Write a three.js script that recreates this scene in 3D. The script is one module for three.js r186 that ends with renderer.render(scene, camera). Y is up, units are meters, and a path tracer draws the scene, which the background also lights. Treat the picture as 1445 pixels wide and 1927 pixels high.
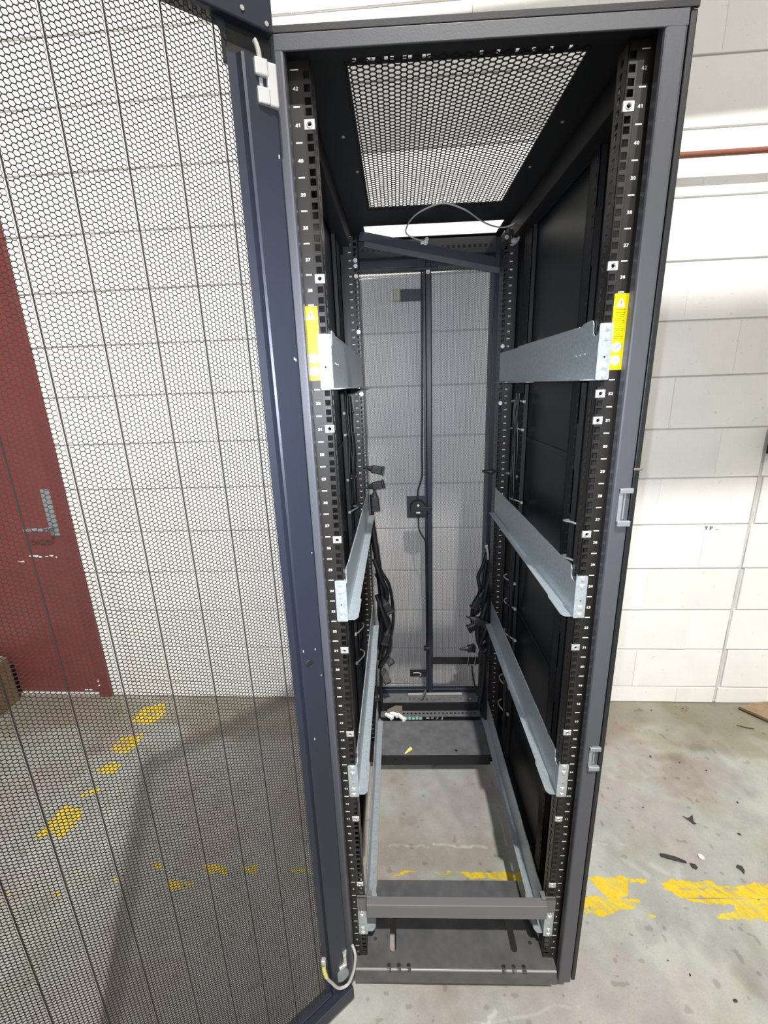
import * as THREE from 'three';
import { mergeGeometries } from 'three/addons/utils/BufferGeometryUtils.js';
import { RoundedBoxGeometry } from 'three/addons/geometries/RoundedBoxGeometry.js';

const scene = new THREE.Scene();
const D2R = Math.PI / 180;

// ---------------------------------------------------------------- camera
const camera = new THREE.PerspectiveCamera(98.293, 1445 / 1927, 0.02, 60);
camera.rotation.order = 'YXZ';
camera.position.set(-0.11137, 1.51769, 0.78435);
camera.rotation.set(-15.987 * D2R, 2.1806 * D2R, -2.0005 * D2R);
scene.add(camera);

// ---------------------------------------------------------------- light and exposure
const LAMP = [0.35, 6.5, 2.9];            // high bay lamp that throws the shelf shadows on the floor
const KEY = 180, FILL = 56, FLASH = 6.0;
scene.background = new THREE.Color(0x000000);
const renderer = new THREE.WebGLRenderer();
renderer.toneMapping = THREE.LinearToneMapping;
renderer.toneMappingExposure = 1.0;
renderer.shadowMap.enabled = true;

const key = new THREE.SpotLight(0xfffcf8, KEY, 0, 82 * D2R, 0.3, 2);
key.position.set(...LAMP);
key.target.position.set(LAMP[0], 0, LAMP[2]);
key.castShadow = true; key.shadow.radius = 3; key.shadow.mapSize.set(2048, 2048);
scene.add(key, key.target);

const LAMP2 = [2.8, 6.5, 7.4];            // added fill lamp, unseen, lifts the shaded wall
const second = new THREE.SpotLight(0xfffcf8, FILL, 0, 82 * D2R, 0.3, 2);
second.position.set(...LAMP2);
second.target.position.set(LAMP2[0], 0, LAMP2[2]);
second.castShadow = true; second.shadow.radius = 3; second.shadow.mapSize.set(2048, 2048);
scene.add(second, second.target);

const flash = new THREE.SpotLight(0xeaf0ff, FLASH, 0, 48 * D2R, 1, 2);   // the phone's own flash, beside its lens
flash.position.set(-0.137, 1.538, 0.79);
flash.target.position.set(-0.137 - 0.0366, 1.538 - 0.24, 0.79 - 0.96);
flash.castShadow = true; flash.shadow.radius = 0.25; flash.shadow.mapSize.set(2048, 2048);
scene.add(flash, flash.target);

// ---------------------------------------------------------------- helpers
let seed = 7;
const rnd = () => { seed = (seed * 1664525 + 1013904223) >>> 0; return seed / 4294967296; };
const rr = (a, b) => a + (b - a) * rnd();
const used = new Map();
function numbered(n) { const k = used.get(n) || 0; used.set(n, k + 1); return k ? `${n}_${String(k).padStart(3, '0')}` : n; }
function shade(o) { o.castShadow = true; o.receiveShadow = true; return o; }
function tag(o, label, category, group) {
  o.userData.label = label; o.userData.category = category;
  if (group) o.userData.group = group;
  return o;
}
function thing(name, label, category, pos = [0, 0, 0], group) {
  const o = new THREE.Group(); o.name = numbered(name); o.position.set(...pos); scene.add(o);
  return tag(o, label, category, group);
}
function part(name, geo, m, parent, label) {
  const o = shade(new THREE.Mesh(Array.isArray(geo) ? merge(geo) : geo, m));
  o.name = parent === scene ? numbered(name) : name;
  if (label) o.userData.label = label;
  parent.add(o); return o;
}
function structure(name, geo, m, parent = scene) { const o = part(name, geo, m, parent); if (parent === scene) o.userData.kind = 'structure'; return o; }
function merge(list) {
  const l = list.map((g) => { const n = g.index ? g.toNonIndexed() : g; for (const k of Object.keys(n.attributes)) if (!['position', 'normal', 'uv'].includes(k)) n.deleteAttribute(k); return n; });
  return mergeGeometries(l, false);
}
// metre-true uv from the dominant face direction
function muv(g) {
  if (g.index) g = g.toNonIndexed();
  const p = g.attributes.position, n = g.attributes.normal, uv = new Float32Array(p.count * 2);
  for (let i = 0; i < p.count; i++) {
    const ax = Math.abs(n.getX(i)), ay = Math.abs(n.getY(i)), az = Math.abs(n.getZ(i));
    const x = p.getX(i), y = p.getY(i), z = p.getZ(i);
    const [u, v] = ax >= ay && ax >= az ? [z, y] : ay >= az ? [x, z] : [x, y];
    uv[2 * i] = u; uv[2 * i + 1] = v;
  }
  g.setAttribute('uv', new THREE.BufferAttribute(uv, 2)); return g;
}
const span = (x0, x1, y0, y1, z0, z1) => muv(new THREE.BoxGeometry(Math.abs(x1 - x0), Math.abs(y1 - y0), Math.abs(z1 - z0)).translate((x0 + x1) / 2, (y0 + y1) / 2, (z0 + z1) / 2));
const rspan = (x0, x1, y0, y1, z0, z1, r = 0.0015, s = 2) => muv(new RoundedBoxGeometry(Math.abs(x1 - x0), Math.abs(y1 - y0), Math.abs(z1 - z0), s, r).translate((x0 + x1) / 2, (y0 + y1) / 2, (z0 + z1) / 2));
const poly = (pts) => new THREE.Shape(pts.map(([x, y]) => new THREE.Vector2(x, y)));
const rectHole = (x, y, w, h = w) => new THREE.Path([[x - w / 2, y - h / 2], [x - w / 2, y + h / 2], [x + w / 2, y + h / 2], [x + w / 2, y - h / 2]].map(([a, b]) => new THREE.Vector2(a, b)));
const roundHole = (x, y, r) => { const p = new THREE.Path(); p.absarc(x, y, r, 0, Math.PI * 2, true); return p; };
function extrude(shape, depth, opt = {}) { return new THREE.ExtrudeGeometry(shape, { depth, bevelEnabled: false, curveSegments: 8, ...opt }); }
// shapes drawn in another plane: zy -> thickness along x ; xz -> thickness along y
function extrudeZY(shape, x0, t) { const g = extrude(shape, t); g.applyMatrix4(new THREE.Matrix4().set(0, 0, 1, x0, 0, 1, 0, 0, 1, 0, 0, 0, 0, 0, 0, 1)); return flip(muvN(g)); }
function extrudeXZ(shape, y0, t) { const g = extrude(shape, t); g.applyMatrix4(new THREE.Matrix4().set(1, 0, 0, 0, 0, 0, 1, y0, 0, 1, 0, 0, 0, 0, 0, 1)); return flip(muvN(g)); }
function flip(g) { // the two maps above mirror, so turn the faces round
  const p = g.attributes.position.array, n = g.attributes.normal.array;
  for (let i = 0; i < p.length; i += 9) for (const a of [p, n]) for (let k = 0; k < 3; k++) { const t = a[i + 3 + k]; a[i + 3 + k] = a[i + 6 + k]; a[i + 6 + k] = t; }
  g.computeVertexNormals(); return muv(g);
}
const muvN = (g) => g.index ? g.toNonIndexed() : g;
const curve = (pts) => new THREE.CatmullRomCurve3(pts.map((p) => new THREE.Vector3(...p)), false, 'centripetal');
const tube = (pts, r, seg = 24, rad = 8) => new THREE.TubeGeometry(curve(pts), seg, r, rad, false);
function cyl(r, a, b, n = 12, r2 = r) { // cylinder between two points
  const A = new THREE.Vector3(...a), B = new THREE.Vector3(...b), d = B.clone().sub(A);
  const g = new THREE.CylinderGeometry(r2, r, d.length(), n);
  g.applyQuaternion(new THREE.Quaternion().setFromUnitVectors(new THREE.Vector3(0, 1, 0), d.normalize()));
  return g.translate((A.x + B.x) / 2, (A.y + B.y) / 2, (A.z + B.z) / 2);
}

// ---------------------------------------------------------------- noise and textures
function hash(x, y, s) { let h = Math.imul(x | 0, 374761393) + Math.imul(y | 0, 668265263) + Math.imul(s | 0, 1442695041); h = Math.imul(h ^ (h >>> 13), 1274126177); return ((h ^ (h >>> 16)) >>> 0) / 4294967296; }
const PERM = new Uint8Array(1024), LATTICE = new Float64Array(256);
for (let i = 0; i < 1024; i++) PERM[i] = i < 256 ? i : 0;
for (let i = 255; i > 0; i--) { const j = Math.floor(hash(i, 7, 99) * (i + 1)), t = PERM[i]; PERM[i] = PERM[j]; PERM[j] = t; }
for (let i = 256; i < 1024; i++) PERM[i] = PERM[i & 255];
for (let i = 0; i < 256; i++) LATTICE[i] = hash(i, 3, 55);
function vnoise(x, y, s, per = 0) {
  const xi = Math.floor(x), yi = Math.floor(y), fx = x - xi, fy = y - yi, u = fx * fx * (3 - 2 * fx), v = fy * fy * (3 - 2 * fy);
  let x0 = xi, x1 = xi + 1, y0 = yi, y1 = yi + 1;
  if (per) { x0 = ((x0 % per) + per) % per; x1 = ((x1 % per) + per) % per; y0 = ((y0 % per) + per) % per; y1 = ((y1 % per) + per) % per; }
  const k = PERM[s & 255], p0 = PERM[(x0 & 255) + k], p1 = PERM[(x1 & 255) + k]; y0 &= 255; y1 &= 255;
  const A = LATTICE[PERM[p0 + y0]], B = LATTICE[PERM[p1 + y0]], C = LATTICE[PERM[p0 + y1]], D = LATTICE[PERM[p1 + y1]];
  return A + (B - A) * u + (C - A) * v + (A - B - C + D) * u * v;
}
function fbm(x, y, s, o = 4, per = 0) { let v = 0, a = 0.5, t = 0; for (let i = 0; i < o; i++) { v += a * vnoise(x, y, s + i, per); t += a; a *= 0.5; x *= 2; y *= 2; per *= 2; } return v / t; }
const sstep = (a, b, x) => { const t = Math.min(1, Math.max(0, (x - a) / (b - a))); return t * t * (3 - 2 * t); };
function dataTex(w, h, f, srgb, wrap = true) {
  const d = new Uint8Array(w * h * 4);
  for (let y = 0; y < h; y++) for (let x = 0; x < w; x++) { const c = f(x, y), i = (y * w + x) * 4; d[i] = c[0]; d[i + 1] = c[1]; d[i + 2] = c[2]; d[i + 3] = 255; }
  const t = new THREE.DataTexture(d, w, h);
  if (wrap) t.wrapS = t.wrapT = THREE.RepeatWrapping;
  t.magFilter = THREE.LinearFilter; t.minFilter = THREE.LinearMipmapLinearFilter; t.generateMipmaps = true;
  if (srgb) t.colorSpace = THREE.SRGBColorSpace;
  t.needsUpdate = true; return t;
}
const grey = (v) => { v = Math.max(0, Math.min(255, v)); return [v, v, v]; };
function scaled(t, r) { const c = t.clone(); c.repeat.set(r, r); c.needsUpdate = true; return c; }
const grainT = dataTex(256, 256, (x, y) => grey(90 + 130 * fbm(x / 4, y / 4, 11, 3, 64)), false);
const mottleT = dataTex(256, 256, (x, y) => grey(200 + 55 * fbm(x / 16, y / 16, 21, 4, 16)), true);
const spangleT = dataTex(256, 256, (x, y) => grey(205 + 40 * fbm(x / 8, y / 8, 31, 3, 32)), true);
const paintT = dataTex(512, 512, (x, y) => grey(120 + 90 * fbm(x / 64, y / 64, 41, 5, 8) - 30 * (vnoise(x / 5, y / 5, 44, 102) > 0.86 ? 1 : 0)), false);
const wallT = dataTex(512, 512, (x, y) => { const n = fbm(x / 64, y / 64, 51, 5, 8), k = fbm(x / 8, y / 8, 55, 2, 64) > 0.875 ? 14 : 0; return [243 + 12 * n - k, 242 + 12 * n - k, 239 + 12 * n - k * 1.2]; }, true);

const std = (o) => new THREE.MeshStandardMaterial(o);
const lin = (r, g, b) => new THREE.Color().setRGB(r, g, b);
const M = {
  frame: std({ color: lin(0.066, 0.069, 0.080), roughness: 0.42, bumpMap: scaled(grainT, 12), bumpScale: 0.00012 }),
  navy: std({ color: lin(0.0125, 0.0165, 0.029), roughness: 0.42, bumpMap: scaled(grainT, 12), bumpScale: 0.00012 }),
  black: std({ color: lin(0.0075, 0.0075, 0.0085), roughness: 0.58, bumpMap: scaled(grainT, 10), bumpScale: 0.00015 }),
  panel: std({ color: lin(0.009, 0.010, 0.0115), roughness: 0.38, bumpMap: scaled(grainT, 8), bumpScale: 0.0001 }),
  rail: std({ color: lin(0.017, 0.015, 0.012), roughness: 0.36, bumpMap: scaled(grainT, 12), bumpScale: 0.0001 }),
  mesh: std({ color: lin(0.012, 0.012, 0.0135), roughness: 0.85 }),
  plate: std({ color: lin(0.105, 0.105, 0.109), roughness: 0.5, map: scaled(mottleT, 3), bumpMap: scaled(grainT, 10), bumpScale: 0.0001 }),
  deck: std({ color: lin(0.15, 0.15, 0.152), roughness: 0.55, map: scaled(mottleT, 3), bumpMap: scaled(grainT, 10), bumpScale: 0.0001 }),
  edge: std({ color: lin(0.22, 0.22, 0.225), roughness: 0.32 }),  // lighter than the plate, paints the highlight along its bend
  bar: std({ color: lin(0.135, 0.135, 0.136), roughness: 0.6, bumpMap: scaled(grainT, 14), bumpScale: 0.0001 }),
  zinc: std({ color: lin(0.60, 0.675, 0.71), metalness: 0.55, roughness: 0.4, map: scaled(spangleT, 9), bumpMap: scaled(grainT, 6), bumpScale: 0.00008 }),
  bright: std({ color: lin(0.70, 0.70, 0.69), metalness: 0.7, roughness: 0.34 }),
  keeper: std({ color: lin(0.32, 0.34, 0.36), metalness: 0.5, roughness: 0.4 }),
  cable: std({ color: lin(0.008, 0.008, 0.009), roughness: 0.45 }),
  plug: std({ color: lin(0.010, 0.010, 0.012), roughness: 0.55 }),
  greyPlug: std({ color: lin(0.09, 0.088, 0.085), roughness: 0.6 }),
  tie: std({ color: lin(0.33, 0.32, 0.29), roughness: 0.5 }),
  wire: std({ color: lin(0.42, 0.41, 0.38), roughness: 0.5 }),
  white: std({ color: lin(0.78, 0.78, 0.75), roughness: 0.6 }),
  teal: std({ color: lin(0.22, 0.42, 0.36), roughness: 0.6 }),
  yellow: std({ color: lin(0.72, 0.62, 0.18), roughness: 0.6 }),
  tan: std({ color: lin(0.16, 0.13, 0.105), roughness: 0.8 }),
  rubber: std({ color: lin(0.02, 0.02, 0.02), roughness: 0.8 }),
};

// ---------------------------------------------------------------- perforated sheets (real holes)
// one column of hexagonal cells, stacked along +y from y = 0, each a ring with thickness
function hexColumn(p, n, open, t, uvOnly) {
  const R = p / Math.sqrt(3), pos = [], c = [], q = (a, b, d, e) => pos.push(...a, ...b, ...d, ...a, ...d, ...e);
  for (let k = 0; k < 6; k++) c.push([Math.cos(k * Math.PI / 3) * R, Math.sin(k * Math.PI / 3) * R]);
  for (let i = 0; i < n; i++) {
    const y = i * p, O = (k, z) => [c[k % 6][0], c[k % 6][1] + y, z], I = (k, z) => [c[k % 6][0] * open, c[k % 6][1] * open + y, z];
    for (let k = 0; k < 6; k++) {
      q(O(k, t / 2), O(k + 1, t / 2), I(k + 1, t / 2), I(k, t / 2));
      q(O(k + 1, -t / 2), O(k, -t / 2), I(k, -t / 2), I(k + 1, -t / 2));
      q(I(k, t / 2), I(k + 1, t / 2), I(k + 1, -t / 2), I(k, -t / 2));
    }
  }
  const g = new THREE.BufferGeometry(); g.setAttribute('position', new THREE.Float32BufferAttribute(pos, 3)); g.computeVertexNormals();
  return g;
}
function perforated(name, parent, p, open, t, columns, length, place) {
  const n = Math.ceil(length / p) + 1, g = hexColumn(p, n, open, t);
  const o = shade(new THREE.InstancedMesh(g, M.mesh, columns.length)); o.name = name; o.userData.kind = 'stuff';
  const m = new THREE.Matrix4();
  columns.forEach((x, i) => { m.makeTranslation(x, i % 2 ? -p / 2 : 0, 0); o.setMatrixAt(i, m); });
  o.applyMatrix4(place); parent.add(o); return o;
}

// ================================================================ THE ROOM
// ---- floor
const YELLOW = [[[.453,-.264],[.574,-.261],[.556,-.210],[.525,-.203],[.487,-.203],[.466,-.234]],[[.574,-.256],[.637,-.256],[.627,-.248],[.577,-.24]],[[.415,-.204],[.577,-.204],[.582,-.193],[.544,-.173],[.467,-.158],[.393,-.157]],[[.675,-.251],[.834,-.252],[.841,-.236],[.996,-.247],[1.4,-.245],[1.4,-.2],[.96,-.2005],[.884,-.201],[.706,-.203],[.674,-.23]],[[.706,-.203],[.957,-.203],[1.4,-.203],[1.4,-.14],[.915,-.143],[.78,-.146],[.797,-.156],[.835,-.166],[.855,-.185],[.773,-.185]],[[.581,-.16],[.615,-.154],[.591,-.15]],[[-.168,-.261],[-.129,-.278],[-.079,-.278],[-.101,-.27],[-.15,-.264]],[[-.029,-.273],[.043,-.273],[.043,-.269],[-.026,-.27]],[[.047,-.27],[.065,-.274],[.196,-.273],[.3,-.271],[.3,-.247],[.191,-.245],[.075,-.258]],
  [[-1.448,-.375],[-1.446,-.458],[-1.435,-.511],[-1.342,-.495],[-1.335,-.428],[-1.353,-.375],[-1.4,-.399]],[[-1.421,-.672],[-1.383,-.718],[-1.33,-.704],[-1.323,-.64]],[[-1.419,-.774],[-1.418,-.848],[-1.326,-.879],[-1.319,-.803],[-1.336,-.752]],[[-1.439,-.945],[-1.423,-1.051],[-1.322,-1.088],[-1.289,-.996],[-1.329,-.928]],[[-1.416,-.556],[-1.345,-.591],[-1.34,-.567],[-1.383,-.539]],[[-.976,-.302],[-.941,-.294],[-.941,-.269]],[[-.903,-.246],[-.798,-.238],[-.808,-.223],[-.871,-.215]],[[-.797,-.294],[-.707,-.286],[-.708,-.266],[-.774,-.262]],[[-.662,-.283],[-.612,-.287],[-.606,-.267],[-.647,-.264]],[[-.499,-.283],[-.43,-.28],[-.432,-.268],[-.487,-.267]],[[-1.246,-.206],[-1.218,-.202],[-1.223,-.191]],[[-1.085,-.256],[-1.053,-.253],[-1.064,-.243]],[[-1.231,-.272],[-1.206,-.268],[-1.214,-.26]],[[-1.394,-.205],[-1.37,-.201],[-1.377,-.195]]];
const boxes = YELLOW.map((p) => [Math.min(...p.map((a) => a[0])) - .03, Math.max(...p.map((a) => a[0])) + .03, Math.min(...p.map((a) => a[1])) - .03, Math.max(...p.map((a) => a[1])) + .03]);
function inside(p, x, y) { let c = false; for (let i = 0, j = p.length - 1; i < p.length; j = i++) if ((p[i][1] > y) !== (p[j][1] > y) && x < (p[j][0] - p[i][0]) * (y - p[i][1]) / (p[j][1] - p[i][1]) + p[i][0]) c = !c; return c; }
// scratches and cracks: [x0, z0, x1, z1, half width, tone]
const SCRATCH = [[.42, -.36, .62, -.365, .003, 26], [.44, -.40, .56, -.37, .0012, -40], [.45, -.33, .51, -.29, .0014, -34], [.62, -.36, .72, -.27, .001, 18], [.52, -.24, .56, -.19, .0016, -60], [.50, -.12, .54, -.08, .002, -40],
  [-.02, -.36, .15, -.355, .006, 30], [-.2, -.36, -.05, -.358, .005, 22], [.46, -.66, .75, -.63, .002, -22], [.42, -.74, .62, -.73, .0018, -18], [.1, .06, .02, .12, .006, 26], [-.2, .12, .3, .04, .004, 16],
  [.67, -.3, .71, -.27, .01, 14], [.60, -.31, .64, -.27, .012, 14], [.76, -.3, .73, -.26, .01, 12], [.85, -.35, .95, -.22, .001, 20], [-.9, -.9, -.5, -.7, .002, 16], [-1.2, -.2, -.7, -.05, .002, 18], [.93, -.2, 1.1, -.21, .0012, -70], [.42, -.2035, 1.3, -.2025, .0016, -40]];
const FX0 = -2.6, FZ0 = -1.32, FW = 4.6, FH = 2.3;
const floorT = dataTex(2048, 1024, (px, py) => {
  const x = FX0 + (px + 0.5) / 2048 * FW, z = FZ0 + (1 - (py + 0.5) / 1024) * FH;
  const a = fbm(x * 2.6, z * 2.6, 101, 5), b = fbm(x * 5 + 9, z * 5, 111, 4), c = fbm(x * 30, z * 30, 121, 3), e = hash(px, py, 3);
  let r = 149, g = 150, bl = 143;
  const t = 20 * (a - 0.5) + 18 * (c - 0.5) + 8 * (e - 0.5);
  r += t; g += t; bl += t;
  const pk = sstep(0.52, 0.66, b) * 0.8;                                 // reddish worn film
  r += pk * 3; g += -pk * 7; bl += -pk * 4;
  const pl = sstep(0.55, 0.7, fbm(x * 3.1 + 3, z * 3.1 + 7, 131, 4));     // pale scuffs
  r += pl * 13; g += pl * 14; bl += pl * 14;
  const brd = fbm(x * 4, z * 9, 141, 4);                                  // brown dirt swept up along the wall
  const dz = z + 1.09 - 0.032 * x;
  const dirt = sstep(0.34, 0.17, dz + (brd - 0.5) * 0.36) * (0.8 + 0.5 * c);
  const ol = sstep(0.56, 0.72, fbm(x * 6 + 17, z * 6 + 4, 261, 4)); r -= ol * 4; g -= ol * 5; bl -= ol * 10;   // oily stains
  r += -dirt * 21; g += -dirt * 27; bl += -dirt * 34;
  if (fbm(x * 40, z * 40, 151, 2) > 0.83) { r -= 18; g -= 20; bl -= 21; }  // grit and dark specks
  if (vnoise(x * 120, z * 120, 161) > 0.982) { r -= 34; g -= 36; bl -= 36; }
  const dk = sstep(0.66, 0.74, fbm(x * 9 + 5, z * 9, 171, 4)) * 0.8; r -= dk * 9; g -= dk * 11; bl -= dk * 10;
  const grain = 0.5 + fbm(x * 90, z * 90, 181, 2);
  for (const [x0, z0, x1, z1, w, tone] of SCRATCH) {
    const dx = x1 - x0, dy = z1 - z0, u = Math.max(0, Math.min(1, ((x - x0) * dx + (z - z0) * dy) / (dx * dx + dy * dy)));
    const wob = (vnoise(u * 9, x0 * 50, 191) - 0.5) * 0.012;
    const d = Math.hypot(x - x0 - dx * u + wob, z - z0 - dy * u + wob);
    if (d < w) { const k = tone * grain * (1 - d / w * 0.6); r += k; g += k; bl += k; }
  }
  const wx = x + (fbm(x * 45, z * 45, 201, 3) - 0.5) * 0.02, wz = z + (fbm(x * 45, z * 45, 211, 3) - 0.5) * 0.02;
  for (let i = 0; i < YELLOW.length; i++) {
    const q = boxes[i]; if (x < q[0] || x > q[1] || z < q[2] || z > q[3]) continue;
    if (inside(YELLOW[i], wx, wz)) {
      const wear = fbm(x * 30, z * 70, 221, 3) + (i > 13 ? 0.05 : 0);
      const streak = fbm((x - z) * 90, (x + z) * 14, 241, 3);
      const k = (wear > 0.72 ? 0.35 : 0.96) - 0.45 * sstep(0.52, 0.74, streak), s = 22 * (c - 0.5) + 14 * (grain - 1) - (e > 0.95 ? 26 : 0);
      if (Math.abs(z + .2025 + (vnoise(x * 30, 3, 251) - .5) * .003) < .0011 && x > .6) break;
      r = r * (1 - k) + (212 + s) * k; g = g * (1 - k) + (180 + s) * k; bl = bl * (1 - k) + (30 + s) * k; break;
    }
  }
  return [Math.max(0, Math.min(255, r)), Math.max(0, Math.min(255, g)), Math.max(0, Math.min(255, bl))];
}, true, false);
const floorBump = dataTex(256, 256, (x, y) => grey(110 + 110 * fbm(x / 16, y / 16, 231, 4, 16)), false);
const floorMat = std({ map: floorT, roughness: 0.62, bumpMap: scaled(floorBump, 20), bumpScale: 0.0006 });
const plainFloor = std({ color: 0x96968f, map: scaled(mottleT, 1.5), roughness: 0.65 });
const floor = new THREE.Group(); floor.name = 'floor'; floor.userData.kind = 'structure'; scene.add(floor);
{
  const g = new THREE.BoxGeometry(FW, 0.12, FH).translate(FX0 + FW / 2, -0.06, FZ0 + FH / 2);
  part('concrete_slab', g, floorMat, floor);
  const o = [span(-6, FX0, -.12, 0, -1.4, 9), span(FX0 + FW, 7, -.12, 0, -1.4, 9), span(FX0, FX0 + FW, -.12, 0, FZ0 + FH, 9)];
  part('concrete_slab', o, plainFloor, floor);
}

// ---- back wall of painted concrete blocks (each block its own piece)
const wallA = 0.03162, wallZ = -1.09071;
const wall = new THREE.Group(); wall.name = 'wall_back'; wall.userData.kind = 'structure';
wall.position.set(0, 0, wallZ); wall.rotation.y = -Math.atan(wallA); scene.add(wall);
const onWall = (x, y, off = 0) => { const v = new THREE.Vector3(x, y, off); return v.applyEuler(wall.rotation).add(wall.position); };
const blockMats = [0.86, 0.88, 0.84, 0.87].map((v, i) => std({ color: lin(v, v * (0.999 - i * 0.002), v * (0.99 - i * 0.003)), roughness: 0.55, map: scaled(wallT, 1.1), bumpMap: scaled(paintT, 2.5), bumpScale: 0.0016 }));
const mortarMat = std({ color: lin(0.60, 0.595, 0.58), roughness: 0.7, bumpMap: scaled(paintT, 6), bumpScale: 0.002 });
const BW = 0.4064, BH = 0.2032, Y0 = 0.0878, WX0 = -2.85, WX1 = 2.05, WTOP = 15, DOORX = -1.64, DOORY = 2.215;
const blockGeo = new Map();
function blockGeometry(w, h, v) {
  const k = w.toFixed(3) + h.toFixed(3) + v;
  if (!blockGeo.has(k)) {
    const e = 0.0018, s = poly([[-w / 2 + e, -h / 2 + e], [w / 2 - e, -h / 2 + e], [w / 2 - e, h / 2 - e], [-w / 2 + e, h / 2 - e]]);
    let g = new THREE.ExtrudeGeometry(s, { depth: 0.17, bevelEnabled: true, bevelThickness: e, bevelSize: e, bevelSegments: 1 }).translate(0, 0, -0.17 - e);
    g = muvN(g);
    const P = g.attributes.position, uv = new Float32Array(P.count * 2), ox = rr(0, 5), oy = rr(0, 5);
    for (let i = 0; i < P.count; i++) { uv[2 * i] = P.getX(i) + ox; uv[2 * i + 1] = P.getY(i) + oy; }
    g.setAttribute('uv', new THREE.BufferAttribute(uv, 2));
    blockGeo.set(k, g);
  }
  return blockGeo.get(k);
}
for (let k = -1; k < WTOP; k++) {
  const y0 = k < 0 ? 0 : Y0 + k * BH, y1 = Y0 + (k + 1) * BH, h = y1 - y0 - 0.006;
  const off = (((k % 2) + 2) % 2) ? -0.03 : 0.167;
  for (let n = -8; n < 7; n++) {
    let a = off + n * BW, b = a + BW;
    a = Math.max(a, WX0); b = Math.min(b, WX1);
    if (y0 < DOORY) a = Math.max(a, DOORX);
    const cuts = a < 1.362 && b > 1.372 ? [[a, 1.362], [1.374, b]] : [[a, b]];   // the rough vertical joint right of the cabinet
    for (const [c, d] of cuts) {
      if (d - c < 0.03) continue;
      const o = part('block', blockGeometry(d - c - 0.0002, h, hash(k, n, 4) * 3 | 0), blockMats[hash(k, n, 9) * 4 | 0], wall);
      o.position.set((c + d) / 2, (y0 + y1) / 2, (hash(k, n, 12) - 0.5) * 0.0022);
      o.rotation.set((hash(k, n, 13) - 0.5) * 0.006, (hash(k, n, 14) - 0.5) * 0.006, 0);
    }
  }
}
const wtop = Y0 + WTOP * BH;
part('mortar_bed', [span(DOORX, WX1, 0, DOORY, -0.19, -0.0075), span(WX0, WX1, DOORY, wtop, -0.19, -0.0075)], mortarMat, wall);
part('plain_wall', [span(-6.3, WX0, 0, 7, -0.19, 0), span(WX1, 7.3, 0, 7, -0.19, 0), span(WX0, WX1, wtop, 7, -0.19, 0), span(WX0, DOORX, 0, DOORY, -0.24, -0.19)], blockMats[0], wall);
{ // caulk smeared down the rough joint
  const pts = []; for (let i = 0; i <= 10; i++) pts.push([1.368 + rr(-.003, .003), 0.01 + i * 0.115, -0.0055]);
  part('joint_caulk', tube(pts, 0.0062, 60, 6), std({ color: lin(0.72, 0.71, 0.69), roughness: 0.9, bumpMap: scaled(paintT, 9), bumpScale: 0.003 }), wall);
}
part('ink_mark', [[1.187, .8885, .012, .0035], [1.1915, .878, .004, .0105], [1.207, .888, .0125, .0035], [1.208, .876, .004, .0125], [1.213, .883, .006, .003], [1.231, .8765, .012, .002]].map(([x, y, w, h]) => span(x, x + w, y, y + h, 0, .0016)), std({ color: lin(.12, .12, .13), roughness: .8 }), wall);
// ---- other walls and ceiling (out of the frame, they close the room)
const wallPlain = std({ color: lin(0.66, 0.66, 0.66), roughness: 0.8 });
structure('wall_left', span(-6.3, -6, 0, 7, -1.5, 9.3), wallPlain);
structure('wall_right', span(7, 7.3, 0, 7, -1.5, 9.3), wallPlain);
structure('wall_front', span(-6.3, 7.3, 0, 7, 9, 9.3), wallPlain);
structure('ceiling', span(-6.3, 7.3, 7, 7.25, -1.6, 9.3), std({ color: lin(0.55, 0.55, 0.55), roughness: 0.9 }));

// ---- unseen overhead blockers, added to shade bands of the wall
{
  const b = thing('shade_blocker', 'added unseen blocker high above the cabinet that shades the upper wall', 'beam', [-0.29, 3.19, -0.3]);
  part('web', span(0, 6.9, 0, 0.235, -0.006, 0.006), wallPlain, b);
  part('flange', span(0, 6.9, -0.012, 0, -0.03, 0.03), wallPlain, b);
  part('flange', span(0, 6.9, 0.235, 0.245, -0.02, 0.02), wallPlain, b);
  const d = thing('band_blocker', 'added unseen flat blocker that shades a band of the wall', 'beam', [-0.06, 3.55, 0.72]);  // thin panel shaped so its shadow falls as a band on the wall
  part('web', span(0, 6.3, 0, 0.315, -0.006, 0.006), wallPlain, d);
  part('flange', span(0, 6.3, -0.01, 0, -0.03, 0.03), wallPlain, d);
  part('flange', span(0, 6.3, 0.315, 0.325, -0.03, 0.03), wallPlain, d);
  for (const x of [1, 4]) part('hanger', cyl(0.006, [x, 0.32, 0], [x, 3.46, 0]), M.zinc, d);
}
// ---- high bay lamp, and the added fill lamp in the same shape
{
  for (const [at, label] of [[LAMP, 'round high bay ceiling lamp nearest the cabinet'], [LAMP2, 'added unseen fill lamp shaped as a high bay lamp farther back in the room']]) {
  const l = thing('high_bay_lamp', label, 'lamp', at);
  part('housing', new THREE.LatheGeometry([[0.02, 0.45], [0.07, 0.42], [0.09, 0.25], [0.22, 0.06], [0.25, 0.02], [0.24, 0.02], [0.20, 0.06], [0.06, 0.2]].map(([a, b]) => new THREE.Vector2(a, b)), 32), wallPlain, l);
  part('hook', cyl(0.006, [0, 0.44, 0], [0, 0.5, 0]), M.zinc, l);
  part('bulb', new THREE.CylinderGeometry(0.06, 0.06, 0.012, 24).translate(0, 0.075, 0), std({ color: 0xffffff, emissive: 0xfff6e8, emissiveIntensity: 30 }), l);
  }
}
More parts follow.
